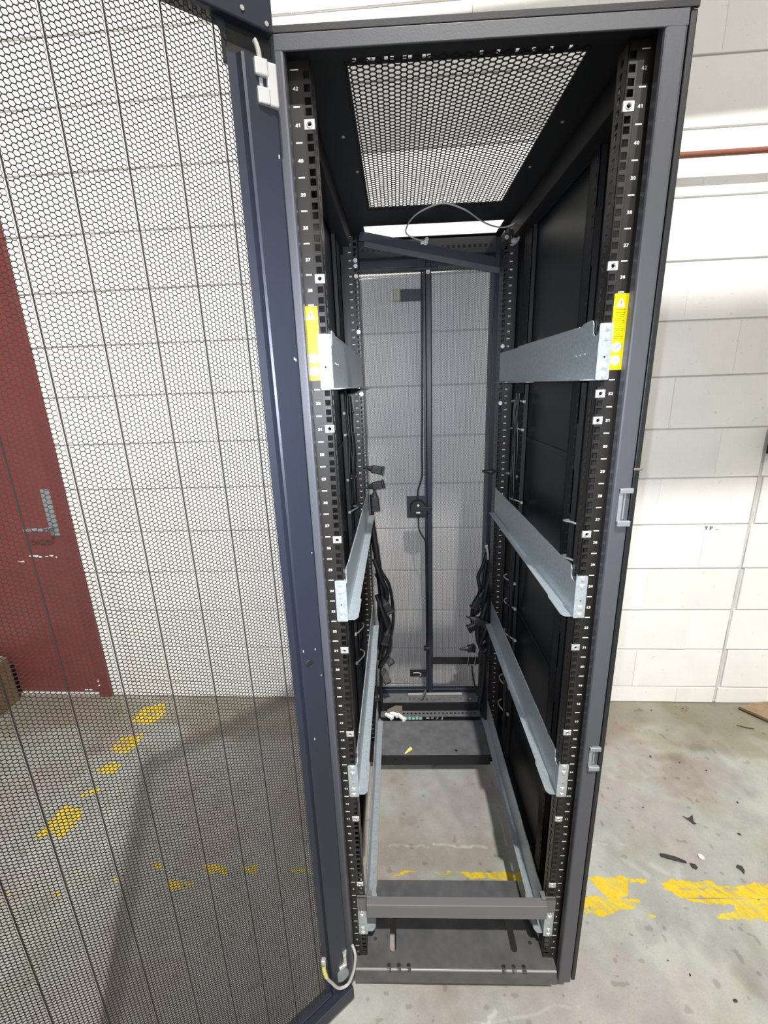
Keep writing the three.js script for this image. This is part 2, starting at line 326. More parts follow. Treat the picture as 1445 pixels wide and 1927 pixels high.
// ---- red steel door at the left
{
  const d = new THREE.Group(); d.name = 'door_1'; d.userData.kind = 'structure'; wall.localToWorld(d.position); d.rotation.copy(wall.rotation); d.position.copy(onWall(DOORX, 0)); scene.add(d);
  const redT = dataTex(256, 512, (x, y) => { const n = fbm(x / 32, y / 32, 301, 4), s = fbm(x / 12, y / 3, 305, 3); const k = s > 0.78 ? 1 : 0; return [112 + 14 * n - k * 10, 44 + 9 * n - k * 5, 37 + 8 * n - k * 5]; }, true);
  const red = std({ map: scaled(redT, 1), roughness: 0.5 }), red2 = std({ map: scaled(redT, 1.3), color: 0xf4e6e6, roughness: 0.48 });
  part('door_frame', [rspan(-0.062, 0, 0, 2.21, -0.09, 0.014, 0.003), rspan(-1.06, -0.062, 2.15, 2.21, -0.09, 0.014, 0.003), rspan(-1.06, -1.0, 0, 2.15, -0.09, 0.014, 0.003), span(-0.075, -0.062, 0, 2.15, -0.09, -0.03)], red2, d);
  const leaf = part('door_leaf', rspan(-0.995, -0.068, 0.008, 2.146, -0.055, -0.012, 0.003), red, d);
  part('handle_plate', rspan(-0.124, -0.076, 0.885, 1.11, -0.012, -0.004, 0.003), M.keeper, leaf);
  part('lever', [cyl(0.009, [-0.1, 0.93, -0.004], [-0.1, 0.93, 0.045]), tube([[-0.1, 0.93, 0.045], [-0.15, 0.932, 0.047], [-0.205, 0.928, 0.043]], 0.0085, 10)], M.keeper, leaf);
  part('scuff', [[-.27, .778, .05], [-.235, .774, .03], [-.19, .776, .018], [-.165, .778, .02], [-.14, .77, .012], [-.33, .75, .03], [-.16, 0.02, .04]].map(([x, y, w]) => rspan(x, x + w, y, y + 0.007, -0.0125, -0.0115, 0.0004, 1)), M.white, leaf);
  for (const y of [0.075, 0.1]) part('rivet', cyl(0.006, [-0.052, y, 0.013], [-0.052, y, 0.016]), M.white, d);
  part('threshold', span(-1.0, -0.06, 0, 0.008, -0.19, 0.0), mortarMat, d);
  part('drip_trim', span(-0.0795, -0.0765, 1.13, 2.14, -0.012, -0.0095), M.keeper, leaf);
}

// ================================================================ THE CABINET
const YF = 0.0913, U = 0.04445;
const rack = thing('server_cabinet', 'tall black empty server cabinet with its perforated door swung open', 'server cabinet');
const sides = [-1, 1];
// holes of one mounting rail
const railHoles = (s, x, y0, y1) => { for (let n = 0; n < 42; n++) for (const f of [0.00635, 0.022225, 0.0381]) { const y = YF + n * U + f; if (y > y0 && y < y1) s.holes.push(rectHole(x, y, 0.0096)); } };

// printed U numbers, two halves of 21 each
function numberTexture(from) {
  const c = document.createElement('canvas'); c.width = 44; c.height = 2016; const x = c.getContext('2d');
  x.fillStyle = '#1d1a15'; x.fillRect(0, 0, 44, 2016); x.fillStyle = '#f2f4f6'; x.textAlign = 'center'; x.textBaseline = 'middle'; x.font = 'bold 15px sans-serif';
  for (let i = 0; i < 21; i++) { const n = from + 20 - i, y = 96 * i + 48; x.save(); x.translate(22, y); x.scale(1.15, 1); x.fillText(String(n), 0, 0); x.restore(); x.fillRect(10, 96 * i + 94, 23, 4); if (i === 0) x.fillRect(8, 0, 28, 3); }
  const t = new THREE.CanvasTexture(c); t.colorSpace = THREE.SRGBColorSpace; return t;
}
const numMats = [1, 22].map((n) => std({ map: numberTexture(n), roughness: 0.45 }));
function numberStrip(parent, s, x, z) {
  for (const k of [0, 1]) {
    const g = new THREE.PlaneGeometry(0.0185, 21 * U).translate(s * x, YF + (k + 0.5) * 21 * U, z);
    part('number_strip', g, numMats[k], parent);
  }
}
const screwHead = (x, y, z, r = 0.0038) => merge([cyl(r, [x, y, z], [x, y, z + 0.0025], 10, r * 0.75), cyl(r * 1.5, [x, y, z - 0.001], [x, y, z + 0.0003], 12)]);
const nutGeo = (x, y, z) => merge([nutPlate(x, y, z), new THREE.TorusGeometry(.0039, .0009, 6, 14).translate(x, y, z + .0016)]);
function nutPlate(x, y, z) { const q = poly([[x - .0076, y - .0062], [x + .0076, y - .0062], [x + .0076, y + .0062], [x - .0076, y + .0062]]); q.holes.push(roundHole(x, y, .0034)); return muv(extrude(q, .0028, { bevelEnabled: true, bevelThickness: .0005, bevelSize: .0004, bevelSegments: 1 }).translate(0, 0, z - .0022)); }

for (const s of sides) {
  const side = s < 0 ? 'left' : 'right', X = (v) => s * v;
  // front post: folded sheet, face at z = 0.03
  const prof = [[.256, .0265], [.2575, .0292], [.260, .030], [.283, .030], [.286, .0292], [.287, .027], [.287, -.16], [.284, -.16], [.284, .0255], [.262, .0255], [.2595, .0235], [.2595, .012], [.256, .012]].map(([x, z]) => [X(x), z]);
  part('front_post', muv(extrudeXZ(poly(s > 0 ? prof : prof.reverse()), 0.062, 1.915)), M.frame, rack);
  const sp = part('side_panel', rspan(X(.2888), X(.2985), .066, 1.9815, -1.03, .028, 0.002), M.panel, rack);
  for (const y of [1.336, .742]) part('panel_rib', rspan(X(.2860), X(.289), y, y + .014, -.93, -.20, .001), M.panel, sp);
  // front mounting rail
  const f = poly([[X(.2247), .0955], [X(.268), .0955], [X(.268), 1.968], [X(.2247), 1.968]]);
  railHoles(f, X(.2312), 0, 3);
  const ret = poly([[0, .0955], [-.034, .0955], [-.034, 1.968], [0, 1.968]]);
  for (let n = 0; n < 42; n++) for (const d of [0.00635, 0.022225, 0.0381]) ret.holes.push(rectHole(-.019, YF + n * U + d, .0085));
  const rail = part('mounting_rail', [extrude(f, .002).translate(0, 0, -.002), extrudeZY(ret, X(.2247) - (s > 0 ? 0 : .002), .002), span(X(.2665), X(.268), .0955, 1.968, -.07, -.002)].map(muv), M.rail, rack);
  numberStrip(rail, s, .2482, .0005);
  const NUTS = [[40, .5], [35, .857], [30, .5], [25, .857], [20, .5], [15, .857], [10, .5], [5, .857]];
  if (s > 0) NUTS.push([31, .5]);
  for (const [n, f2] of NUTS) part('cage_nut', nutGeo(X(.2312), YF + (n + f2) * U, 0), M.bright, rail);
  // rear mounting rail
  const rf = poly([[X(.2247), .0955], [X(.268), .0955], [X(.268), 1.955], [X(.2247), 1.955]]);
  railHoles(rf, X(.2312), 0, 3);
  const rret = poly([[-.747, .0955], [-.80, .0955], [-.80, 1.955], [-.747, 1.955]]);
  for (let y = 0.12; y < 1.94; y += 0.0148) rret.holes.push(rectHole(-.768, y, .007));
  const rrail = part('mounting_rail', [extrude(rf, .002).translate(0, 0, -.747), extrudeZY(rret, X(.2247) - (s > 0 ? 0 : .002), .002)].map(muv), M.rail, rack);
  numberStrip(rrail, s, .2482, -.7445);
  const rn = s > 0 ? [[30, .5], [33, .2], [34, .5], [41, .5]] : [[31, .5], [32, .5], [35, .857], [40, .5], [40, .15], [39, .5]];
  for (const [n, f2] of rn) part('screw', screwHead(X(.2312), YF + (n + f2) * U, -.745, .0042), M.bright, rrail);
  // uprights along the side panel
  for (const [z0, z1] of [[-.24, -.195], [-.70, -.62]]) {
    const up = poly([[z0, .11], [z1, .11], [z1, 1.93], [z0, 1.93]]);
    for (let y = .13; y < 1.91; y += .0222) { up.holes.push(rectHole(z1 - .009, y, .006)); if (z1 - z0 > .06) up.holes.push(roundHole(z0 + .016, y, .003)); }
    part('side_upright', [muv(extrudeZY(up, s > 0 ? .274 : -.276, .002)), span(X(.274), X(.2865), .11, 1.93, z1 - .002, z1), span(X(.274), X(.2865), .11, 1.93, z0, z0 + .002)], M.black, rack);
  }
  part('top_side_beam', [rspan(X(.246), X(.2865), 1.930, 1.980, -.93, -.03, .002)], M.black, rack);
  part('base_side_beam', rspan(X(.262), X(.2865), .055, .098, -.94, .01, .002), M.black, rack);
  part('rear_post', [rspan(X(s < 0 ? .246 : .229), X(.287), .06, 1.980, -.915, -.895, .002), rspan(X(.27), X(.287), .06, 1.980, -.895, -.83, .001)], M.navy, rack);
  // yellow warning sticker on the front rail
  part('warning_label', rspan(X(.2385), X(.2612), 1.529, 1.645, .0006, .0012, .0002, 1), labelMaterial(s), rack, 'yellow warning sticker with white triangle and two white discs');
}
function labelMaterial(s) {
  const c = document.createElement('canvas'); c.width = 128; c.height = 656; const x = c.getContext('2d');
  x.fillStyle = '#f6e200'; x.fillRect(0, 0, 128, 656);
  x.fillStyle = '#fbfbff'; x.beginPath(); x.moveTo(64, 32); x.lineTo(102, 112); x.lineTo(22, 112); x.closePath(); x.fill();
  x.fillStyle = '#3a3a3a'; x.fillRect(60, 58, 8, 28); x.fillRect(60, 93, 8, 9);
  x.fillStyle = '#c47a00'; x.fillRect(20, 128, 88, 9);
  x.fillStyle = '#8a7c00'; for (let i = 0; i < 14; i++) x.fillRect(20, 156 + i * 17, 88 - ((i * 29) % 23), 6);
  for (const y of [455, 570]) { x.fillStyle = '#6b6a70'; x.beginPath(); x.arc(64, y, 47, 0, 7); x.fill(); x.fillStyle = '#f8f6fa'; x.beginPath(); x.arc(64, y, 44, 0, 7); x.fill(); }
  x.strokeStyle = '#6a6a72'; x.lineWidth = 7; x.beginPath(); x.moveTo(42, 478); x.lineTo(88, 430); x.stroke();
  x.strokeStyle = '#a9a6b0'; x.lineWidth = 4; x.beginPath(); x.moveTo(40, 590); x.lineTo(64, 548); x.lineTo(90, 590); x.stroke();
  const t = new THREE.CanvasTexture(c); t.colorSpace = THREE.SRGBColorSpace; t.wrapS = t.wrapT = THREE.RepeatWrapping;
  const x0 = s > 0 ? .2385 : -.2612; t.repeat.set(1 / .0227, 1 / .116); t.offset.set(-x0 / .0227, -1.529 / .116);
  return std({ map: t, roughness: 0.42 });
}
// top of the cabinet
part('front_top_beam', rspan(-.287, .287, 1.9625, 1.982, .027, .0302, .0012), M.frame, rack);
part('front_header', span(-.268, .268, 1.975, 1.988, -.012, .0268), M.black, rack);
{
  const s = poly([[-.2985, .030], [.2985, .030], [.2985, -1.03], [-.2985, -1.03]]);
  s.holes.push(rectHole(.005, -.336, .360, .567), rectHole(.012, -.826, .43, .122));
  for (const x of [-.164, -.142, -.135, -.116, -.107, -.088, -.08, -.059, -.052, .026, .051, .079, .103, .129, .157]) s.holes.push(rectHole(x, -.041, .0055, .008));
  const roof = part('roof_panel', [muv(extrudeXZ(s, 1.988, .002)), rspan(-.2985, .2985, 1.982, 1.991, .026, .0306, .001)], M.black, rack);
  const cols = []; for (let x = -.176; x < .188; x += .0097) cols.push(x);
  perforated('perforated_mesh', roof, .0112, .82, .0012, cols, .572, new THREE.Matrix4().set(1, 0, 0, 0, 0, 0, 1, 1.9872, 0, -1, 0, -.05, 0, 0, 0, 1));
  for (const [x, z] of [[-.205, -.25], [.215, -.24], [-.19, -.4], [.205, -.42]]) part('rivet', cyl(.003, [x, 1.988, z], [x, 1.986, z], 8), M.tie, roof);
}
{ // rear top beam with a row of square holes
  const s = poly([[-.229, 1.932], [.229, 1.932], [.229, 1.980], [-.229, 1.980]]);
  for (let x = -.215; x < .22; x += .0178) s.holes.push(rectHole(x, 1.953, .0088));
  part('rear_top_beam', [muv(extrude(s, .002).translate(0, 0, -.885)), span(-.229, .229, 1.978, 1.980, -.925, -.890), span(-.229, .229, 1.932, 1.934, -.925, -.887)], M.black, rack);
  part('beam_back', span(-.229, .229, 1.935, 1.978, -.905, -.9035), M.panel, rack);
}
// base
{
  const s = poly([[-.255, .026], [.250, .026], [.250, .0], [.232, -.02], [.222, -.06], [.212, -.085], [.206, -.182], [-.206, -.182], [-.212, -.085], [-.255, -.085]]);
  for (const x of [-.158, .156]) { const p = new THREE.Path(); p.moveTo(x - .0085, -.088); p.lineTo(x - .0085, -.018); p.absarc(x, -.018, .0085, Math.PI, 0, true); p.lineTo(x + .0085, -.088); p.closePath(); s.holes.push(p); }
  for (const [x, z] of [[-.206, -.036], [.201, -.031]]) s.holes.push(roundHole(x, z, .0045));
  for (const x of [-.168, -.143, -.118, .121, .146, .171]) s.holes.push(roundHole(x, .0195, .0052));
  const lip = poly([[-.255, .052], [.252, .052], [.250, .0955], [-.255, .0955]]);
  for (const x of [-.168, -.143, -.118, .121, .146, .171]) lip.holes.push(rectHole(x, .0915, .0104, .007));
  for (const x of [-.21, -.225]) lip.holes.push(roundHole(x, .07, .0015));
  const fold = new THREE.CylinderGeometry(.0035, .0035, .5, 10, 1, false).rotateZ(Math.PI / 2);
  const b = part('base_plate', [muv(extrudeXZ(s, .0965, .002)), muv(extrude(lip, .002).translate(0, 0, .028))], M.plate, rack);
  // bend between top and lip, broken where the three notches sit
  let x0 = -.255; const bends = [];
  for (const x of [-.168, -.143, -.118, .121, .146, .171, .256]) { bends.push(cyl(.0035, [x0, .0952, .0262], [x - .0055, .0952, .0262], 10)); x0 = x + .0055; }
  part('bend_highlight', bends, M.edge, b);  // bend highlight put into the colour
  const r = poly([[-.22, -.832], [.222, -.832], [.222, -.645], [-.22, -.645]]);
  r.holes.push(roundHole(.09, -.668, .005));
  const lip2 = poly([[-.22, .052], [.222, .052], [.222, .0985], [-.22, .0985]]);
  for (const x of [-.155, -.125, -.108, .105]) lip2.holes.push(rectHole(x, .078, .002, .009));
  const rp = part('base_plate', muv(extrudeXZ(r, .0965, .002)), M.deck, rack);
  part('front_lip', muv(extrude(lip2, .0015).translate(0, 0, -.6445)), M.black, rp);  // black instead of deck grey, paints the lip as shaded
  for (const [z, y, x0, x1, m] of [[-.883, .0975, -.17, .20, .016], [-.918, .145, -.13, .19, .018]]) {
    const q = poly([[-.22, z - .027], [.222, z - .027], [.222, z + .027], [-.22, z + .027]]);
    for (let x = x0; x < x1; x += m + rr(0, .003)) { q.holes.push(rectHole(x, z + .006, .0075 + (rnd() > .8 ? .003 : 0), .009)); if (z > -.9) q.holes.push(rectHole(x, z - .014, .006, .006)); }
    const cb = part('base_cross_bar', muv(extrudeXZ(q, y, .002)), M.deck, rack);
    part('bar_lip', span(-.22, .222, y - .045, y, z + .0255, z + .027), M.black, cb);  // tall and black, paints the dark gap below the bar
  }
  part('gap_dark_sheet', span(-.26, .26, .050, .0515, -1.02, -.66), M.black, rack);  // black sheet added to keep the gap between the bars dark
  part('rear_sill', rspan(-.229, .229, .128, .150, -.955, -.94, .002), M.frame, rack);
  for (const sx of sides) for (const z of [-.03, -.88]) {
    const c = part('caster', [new THREE.TorusGeometry(.018, .009, 10, 20).rotateY(Math.PI / 2).translate(sx * .235, .027, z), cyl(.018, [sx * .235 - .008, .027, z], [sx * .235 + .008, .027, z], 16)], M.rubber, rack);
    part('caster_fork', [span(sx * .235 - .014, sx * .235 - .011, .022, .054, z - .012, z + .012), span(sx * .235 + .011, sx * .235 + .014, .022, .054, z - .012, z + .012), span(sx * .235 - .016, sx * .235 + .016, .05, .056, z - .016, z + .016)], M.zinc, c);
  }
}
// rear door, seen from inside: two leaves of mesh meeting at a centre bar
{
  const z = -.955;
  for (const s of sides) {
    const leaf = new THREE.Group(); leaf.name = 'rear_door'; rack.add(leaf);
    const x0 = s < 0 ? -.2555 : .0175, x1 = s < 0 ? -.012 : .25;
    const cols = []; for (let x = x0; x < x1; x += .005257) cols.push(x);
    perforated('perforated_mesh', leaf, .00607, .87, .001, cols, 1.745, new THREE.Matrix4().makeTranslation(0, .16, z - .002));
    part('leaf_frame', [rspan(s < 0 ? -.252 : .238, s * .287, .14, 1.935, z - .073, z + .004, .002), rspan(x0 < 0 ? -.287 : 0, x0 < 0 ? 0 : .287, 1.912, 1.987, z - .073, z + .006, .002), rspan(x0 < 0 ? -.287 : 0, x0 < 0 ? 0 : .287, .14, .168, z - .018, z + .004, .002)], M.navy, leaf);
  }
  const bar = part('centre_bar', [rspan(-.002, .0175, .15, 1.925, z - .014, z + .012, .0025), rspan(-.011, -.003, .15, 1.925, z - .014, z + .004, .0015)], M.navy, rack);
  part('latch_plate', span(-.084, -.005, .993, 1.084, z + .002, z + .005), M.navy, bar);
  part('latch_body', new THREE.CylinderGeometry(.031, .034, .02, 8).rotateX(Math.PI / 2).rotateZ(Math.PI / 8).translate(-.040, 1.038, z + .016), M.cable, bar);
  part('latch_lever', [rspan(-.030, .016, 1.027, 1.042, z + .022, z + .030, .002), span(-.047, -.031, 1.015, 1.06, z + .026, z + .030)], M.cable, bar);
  part('latch_screw', cyl(.005, [-.039, 1.052, z + .03], [-.039, 1.052, z + .034]), M.bright, bar);
  part('latch_pin', rspan(-.048, -.031, 1.018, 1.024, z + .03, z + .033, .001), M.bright, bar);
  const zr = z + .022;
  part('latch_rod', tube([[-.017, 1.90, zr], [-.019, 1.6, zr], [-.023, 1.25, zr], [-.024, 1.165, zr], [-.040, 1.108, zr], [-.041, 1.06, zr]], .0028, 60), M.cable, bar);
  part('latch_rod', tube([[-.039, 1.01, zr], [-.036, .945, zr], [-.013, .900, zr], [-.0075, .86, zr], [-.0055, .6, zr], [-.006, .30, zr]], .0028, 60), M.cable, bar);
  part('rod_guide', rspan(-.022, .008, .386, .402, z + .01, z + .03, .002), M.cable, bar);
  part('rod_guide', rspan(-.05, .04, 1.898, 1.91, z + .004, z + .02, .002), M.cable, bar);
  part('rod_guide_screw', screwHead(.006, 1.893, z + .018, .005), M.bright, bar);
  part('badge_back', span(-.092, -.014, 1.806, 1.845, z - .010, z - .006), std({ color: lin(.06, .06, .07), roughness: .6 }), rack, 'dark grey badge behind the rear mesh');
  part('badge_back', span(-.121, -.0925, 1.808, 1.848, z - .010, z - .007), std({ color: lin(.5, .48, .36), roughness: .7 }), rack, 'pale yellow badge behind the rear mesh');
  part('lower_bracket', [rspan(-.084, -.012, .240, .277, z + .003, z + .010, .002)], M.cable, bar);
  part('bracket_hook', tube([[-.07, .262, z + .012], [-.045, .266, z + .018], [-.036, .258, z + .016], [-.04, .246, z + .012]], .0025, 16), M.wire, bar);
  // toothed bar across the right leaf
  const s = poly([[.013, .322], [.245, .318], [.245, .352], [.013, .356]]);
  for (let x = .022; x < .24; x += .0076) { s.holes.push(rectHole(x, .3255, .004, .003)); s.holes.push(rectHole(x, .3485, .004, .003)); }
  part('cable_bar', muv(extrude(s, .004).translate(0, 0, z + .03)), M.black, rack);
  for (const x of [.175, .205]) part('bar_ring', new THREE.TorusGeometry(.02, .0015, 6, 20).rotateY(1.2).translate(x, .335, z + .034), M.tie, rack);
}
// latch keepers on the right front post
for (const [yt, yb] of [[1.334, 1.266], [.789, .732]]) {
  part('latch_keeper', [rspan(.266, .2885, yt - .009, yt, .029, .036, .0015), rspan(.266, .2885, yb, yb + .01, .029, .038, .0015), rspan(.266, .273, yb, yt, .029, .033, .001), span(.276, .2785, yb + .012, yt - .01, .0295, .0302)], M.keeper, rack, 'grey metal latch keeper');
}
part('loose_clip', tube([[.287, 1.366, .031], [.293, 1.367, .036], [.298, 1.366, .033]], .0022, 10), M.tan, rack);

// front door, swung open by 141 degrees about the left front corner
{
  const door = new THREE.Group(); door.name = 'front_door'; door.position.set(-.27, 0, .05); door.rotation.y = -141 * D2R; rack.add(door);
  // local: x away from the hinge, y up, -z is the inner face
  const y0 = .068, y1 = 2.035, W = .605, T = .022;
  const strip = poly([[-.004, .0], [-.002, -.004], [.0005, -.0055], [.040, -.0055], [.0435, -.004], [.0455, .0005], [.0475, .004], [.0585, .0055], [.0585, .0075], [-.004, T], [-.004, 0]].reverse());
  part('hinge_stile', muv(extrudeXZ(strip, y0, 1.936 - y0)), M.navy, door);
  part('recess_shade', rspan(-.004, .0585, 1.93, 1.975, .006, T, .001), M.black, door);  // black backing, its colour stands for the shade in the corner recess
  const latch = poly([[W, 0], [W - .004, -.0055], [W - .034, -.0055], [W - .037, .002], [W - .042, .0055], [W - .042, .0075], [W, T]]);
  part('latch_stile', muv(extrudeXZ(latch, y0, y1 - y0)), M.navy, door);
  part('top_bar', [rspan(-.004, W, 1.967, y1, -.0075, T, .003), muv(extrude(poly([[.0585, 1.967], [.075, 1.967], [.066, 1.958], [.0585, 1.945]]), .004).translate(0, 0, .003))], M.navy, door);
  for (const [x, y] of [[.038, 1.979], [.006, 1.974]]) part('top_bar_screw', cyl(.0028, [x, y, -.0072], [x, y, -.009], 10), M.tie, door);
  part('bottom_bar', [rspan(-.004, W, y0 - .006, .098, -.022, T, .003), rspan(.046, W - .05, .098, .106, -.004, .012, .001)], M.navy, door);
  const panel = 9, S = .0615, cols = [];
  // columns of holes between the plain vertical ribs
  for (let k = -1; k < panel; k++) for (let i = 0; i < 11; i++) { const x = .073 + k * S + .00445 + i * .005257; if (x > .050 && x < W - .038) cols.push(x); }
  perforated('perforated_mesh', door, .00607, .865, .0012, cols, 1.9, new THREE.Matrix4().makeTranslation(0, .09, .0065));
  for (let k = 0; k < panel; k++) { const x = .073 + k * S - .0005; if (x < W - .045) part('seam_rib', rspan(x - .0009, x + .0009, .09, 1.97, .0052, .0075, .0004, 1), M.mesh, door); }
  part('hole_disc', cyl(.007, [.027, 1.0215, -.0062], [.027, 1.0215, -.004], 14), M.cable, door, 'black disc standing for a round hole');  // solid disc, its black paints the darkness of an open hole
  part('hole_rim', new THREE.TorusGeometry(.0075, .0011, 6, 20).translate(.027, 1.0215, -.0056), M.navy, door);
  part('paint_chip', [[.0012, 1.827], [.0019, 1.558], [.0023, 1.236], [.036, 1.05], [.012, 1.045], [.004, .985], [.03, .85], [.004, 1.56]].map(([x, y], i) => rspan(x, x + .0022, y, y + .005 - (i % 3) * .0012, -.0059, -.0054, .0002, 1)), M.tie, door);
}
// hinges of the front door
{
  const h = new THREE.Group(); h.name = 'hinge'; h.position.set(-.272, 1.884, .058); h.rotation.y = 30 * D2R; h.userData.label = 'bright zinc upper hinge with a notch'; rack.add(h);
  part('knuckle', rspan(-.021, -.003, .031, .050, -.006, .008, .002), M.bright, h);
  part('knuckle', rspan(-.020, -.003, 0, .019, -.006, .008, .002), M.bright, h);
  part('barrel', rspan(-.0055, .0095, 0, .049, -.006, .006, .0025), M.bright, h);
  part('bush', rspan(-.016, -.010, .019, .031, -.003, .003, .001), M.keeper, h);
  part('pin', tube([[-.012, .047, .002], [-.013, .058, .003], [-.016, .067, .003], [-.018, .069, .003]], .0034, 12), M.wire, h);
  const k = new THREE.Group(); k.name = 'hinge'; k.position.set(-.272, .165, .058); k.rotation.y = 30 * D2R; k.userData.label = 'bright zinc lower hinge'; rack.add(k);
  part('knuckle', rspan(-.004, .0035, .012, .046, -.005, .006, .002), M.bright, k);
  part('foot', rspan(-.017, .003, .006, .015, -.005, .007, .002), M.bright, k);
  part('bush', cyl(.0055, [.001, .043, 0], [.001, .053, 0], 12), M.bright, k);
}
part('hinge_foot_plate', [new THREE.CylinderGeometry(.0165, .0165, .003, 20).rotateX(Math.PI / 2).scale(1, 1.3, 1).rotateY(.45).translate(-.279, .148, .066)], M.keeper, rack, 'small grey rounded plate');

// ================================================================ THINGS IN THE CABINET
// ---- galvanised shelf rails, four pairs
const tiers = [
  [32, 'uppermost pair, just under the yellow stickers', 'U33'],
  [22, 'second pair from the top', ''], [12, 'third pair from the top', ''], [2, 'lowest pair, behind the grey bar', ''],
];
const SHELF = {
  32: ['uppermost galvanised shelf rail at the left, beside the washed out yellow sticker', 'uppermost galvanised shelf rail at the right, beside the yellow sticker with white discs'],
  22: ['left galvanised shelf rail second from the top, at rail numbers 23 and 24', 'right galvanised shelf rail second from the top, at rail numbers 23 and 24'],
  12: ['left galvanised shelf rail third from the top, at rail numbers 13 and 14', 'right galvanised shelf rail third from the top, at rail numbers 13 and 14'],
  2: ['lowest left galvanised shelf rail, its front end behind the grey bar', 'lowest right galvanised shelf rail, its front end behind the grey bar'],
};
for (const n of [32, 22, 12, 2]) for (const s of sides) {
  const yb = YF + n * U, X = (v) => s * v;
  const t = thing('shelf_rail', SHELF[n][s < 0 ? 0 : 1], 'shelf rail', [s * .222, yb, 0], 'galvanised shelf rails');
  const x = (v) => s * (v - .222);
  const front = poly([[-.0, 0], [0, .0885], [-.006, .0885], [-.007, .076], [-.012, .0715], [-.024, .0715], [-.029, .077], [-.030, .090], [-.034, .0965], [-.040, .098], [-.06, .0965], [-.075, .0950], [-.078, .0925], [-.52, .0925], [-.52, 0]]);
  part('front_section', [muv(extrudeZY(front, s > 0 ? .0 : -.0015, .0015)), muv(extrudeXZ(poly([[x(.2225), -.004], [x(.208), -.004], [x(.2035), -.008], [x(.2005), -.014], [x(.2005), -.088], [x(.2035), -.096], [x(.2035), -.52], [x(.2225), -.52]].map(([a, b]) => [a, b])), 0, .0015)), rspan(x(.2215), x(.2245), .0905, .093, -.50, -.09, .0006, 1)], M.zinc, t);
  const rear = poly([[-.36, .002], [-.36, .0905], [-.742, .0905], [-.742, .002]]);
  part('rear_section', [muv(extrudeZY(rear, s > 0 ? .0017 : -.0032, .0015)), span(x(.2045), x(.2250), -.0018, -.0003, -.742, -.36)], M.zinc, t);
  const e = .003, fx0 = x(.2196), fx1 = x(.2412), lo = Math.min(fx0, fx1), hi = Math.max(fx0, fx1);
  const fl = new THREE.Shape(); fl.moveTo(lo + e, 0); fl.lineTo(hi - e, 0); fl.quadraticCurveTo(hi, 0, hi, e); fl.lineTo(hi, .0885 - e); fl.quadraticCurveTo(hi, .0885, hi - e, .0885); fl.lineTo(lo + e, .0885); fl.quadraticCurveTo(lo, .0885, lo, .0885 - e); fl.lineTo(lo, e); fl.quadraticCurveTo(lo, 0, lo + e, 0);
  fl.holes.push(roundHole(x(.2312), .0365, .0016));
  part('front_flange', muv(extrude(fl, .0016).translate(0, 0, .0006)), M.zinc, t);
  for (const f of [.143, .5, 1.5, 1.857]) part('flange_screw', merge([rspan(x(.2312) - .0048, x(.2312) + .0048, f * U - .0048, f * U + .0048, .0018, .0032, .0008), cyl(.0035, [x(.2312), f * U, .003], [x(.2312), f * U, .0052], 10, .0026)]), M.bright, t);
  if (n === 32) part('stamped_mark', [0, 1, 2].map((i) => rspan(x(.2217), x(.2214), .043 - i * .0005, .046 - i * .0005, -.065 - i * .02, -.055 - i * .02, .0001, 1)), M.bright, t);
}
// ---- grey crossbar at the bottom front
{
  const b = thing('filler_bar', 'matt grey crossbar bolted between the front rails near the cabinet floor', 'crossbar', [0, .269, .003]);
  part('bar_body', rspan(-.2165, .2165, .001, .0445, -.002, .019, .0022), M.bar, b);
  for (const s of sides) {
    part('ear', [rspan(s * .2165, s * .241, .0, .0445, .0, .0035, .001), rspan(s * .2165, s * .241, .039, .0445, -.004, .0035, .001)], M.bar, b);
    part('side_cheek', rspan(s * .205, s * .2165, .040, .052, -.012, .006, .002), M.bar, b);
  }
  part('bent_tab', rspan(-.166, -.152, -.004, .003, .004, .016, .001), M.bar, b);
}
// ---- tilted bar hanging across the rear at the top
{
  const a = new THREE.Vector3(-.2225, 1.970, -.815), c = new THREE.Vector3(.239, 1.8715, -.815), L = a.distanceTo(c);
  const t = thing('tilted_bar', 'black angled metal bar hanging crooked across the rear top of the cabinet', 'metal bar', [(a.x + c.x) / 2, (a.y + c.y) / 2, -.815]);
  t.rotation.z = Math.atan2(c.y - a.y, c.x - a.x);
  part('upright_leg', rspan(-L / 2, L / 2, -.006, .022, -.004, .002, .001), M.navy, t);
  part('lower_leg', rspan(-L / 2 + .02, L / 2, -.022, -.006, -.004, .006, .001), M.frame, t);
  part('end_tab', rspan(L / 2 - .03, L / 2 + .012, -.01, .03, .002, .005, .001), M.black, t);
}
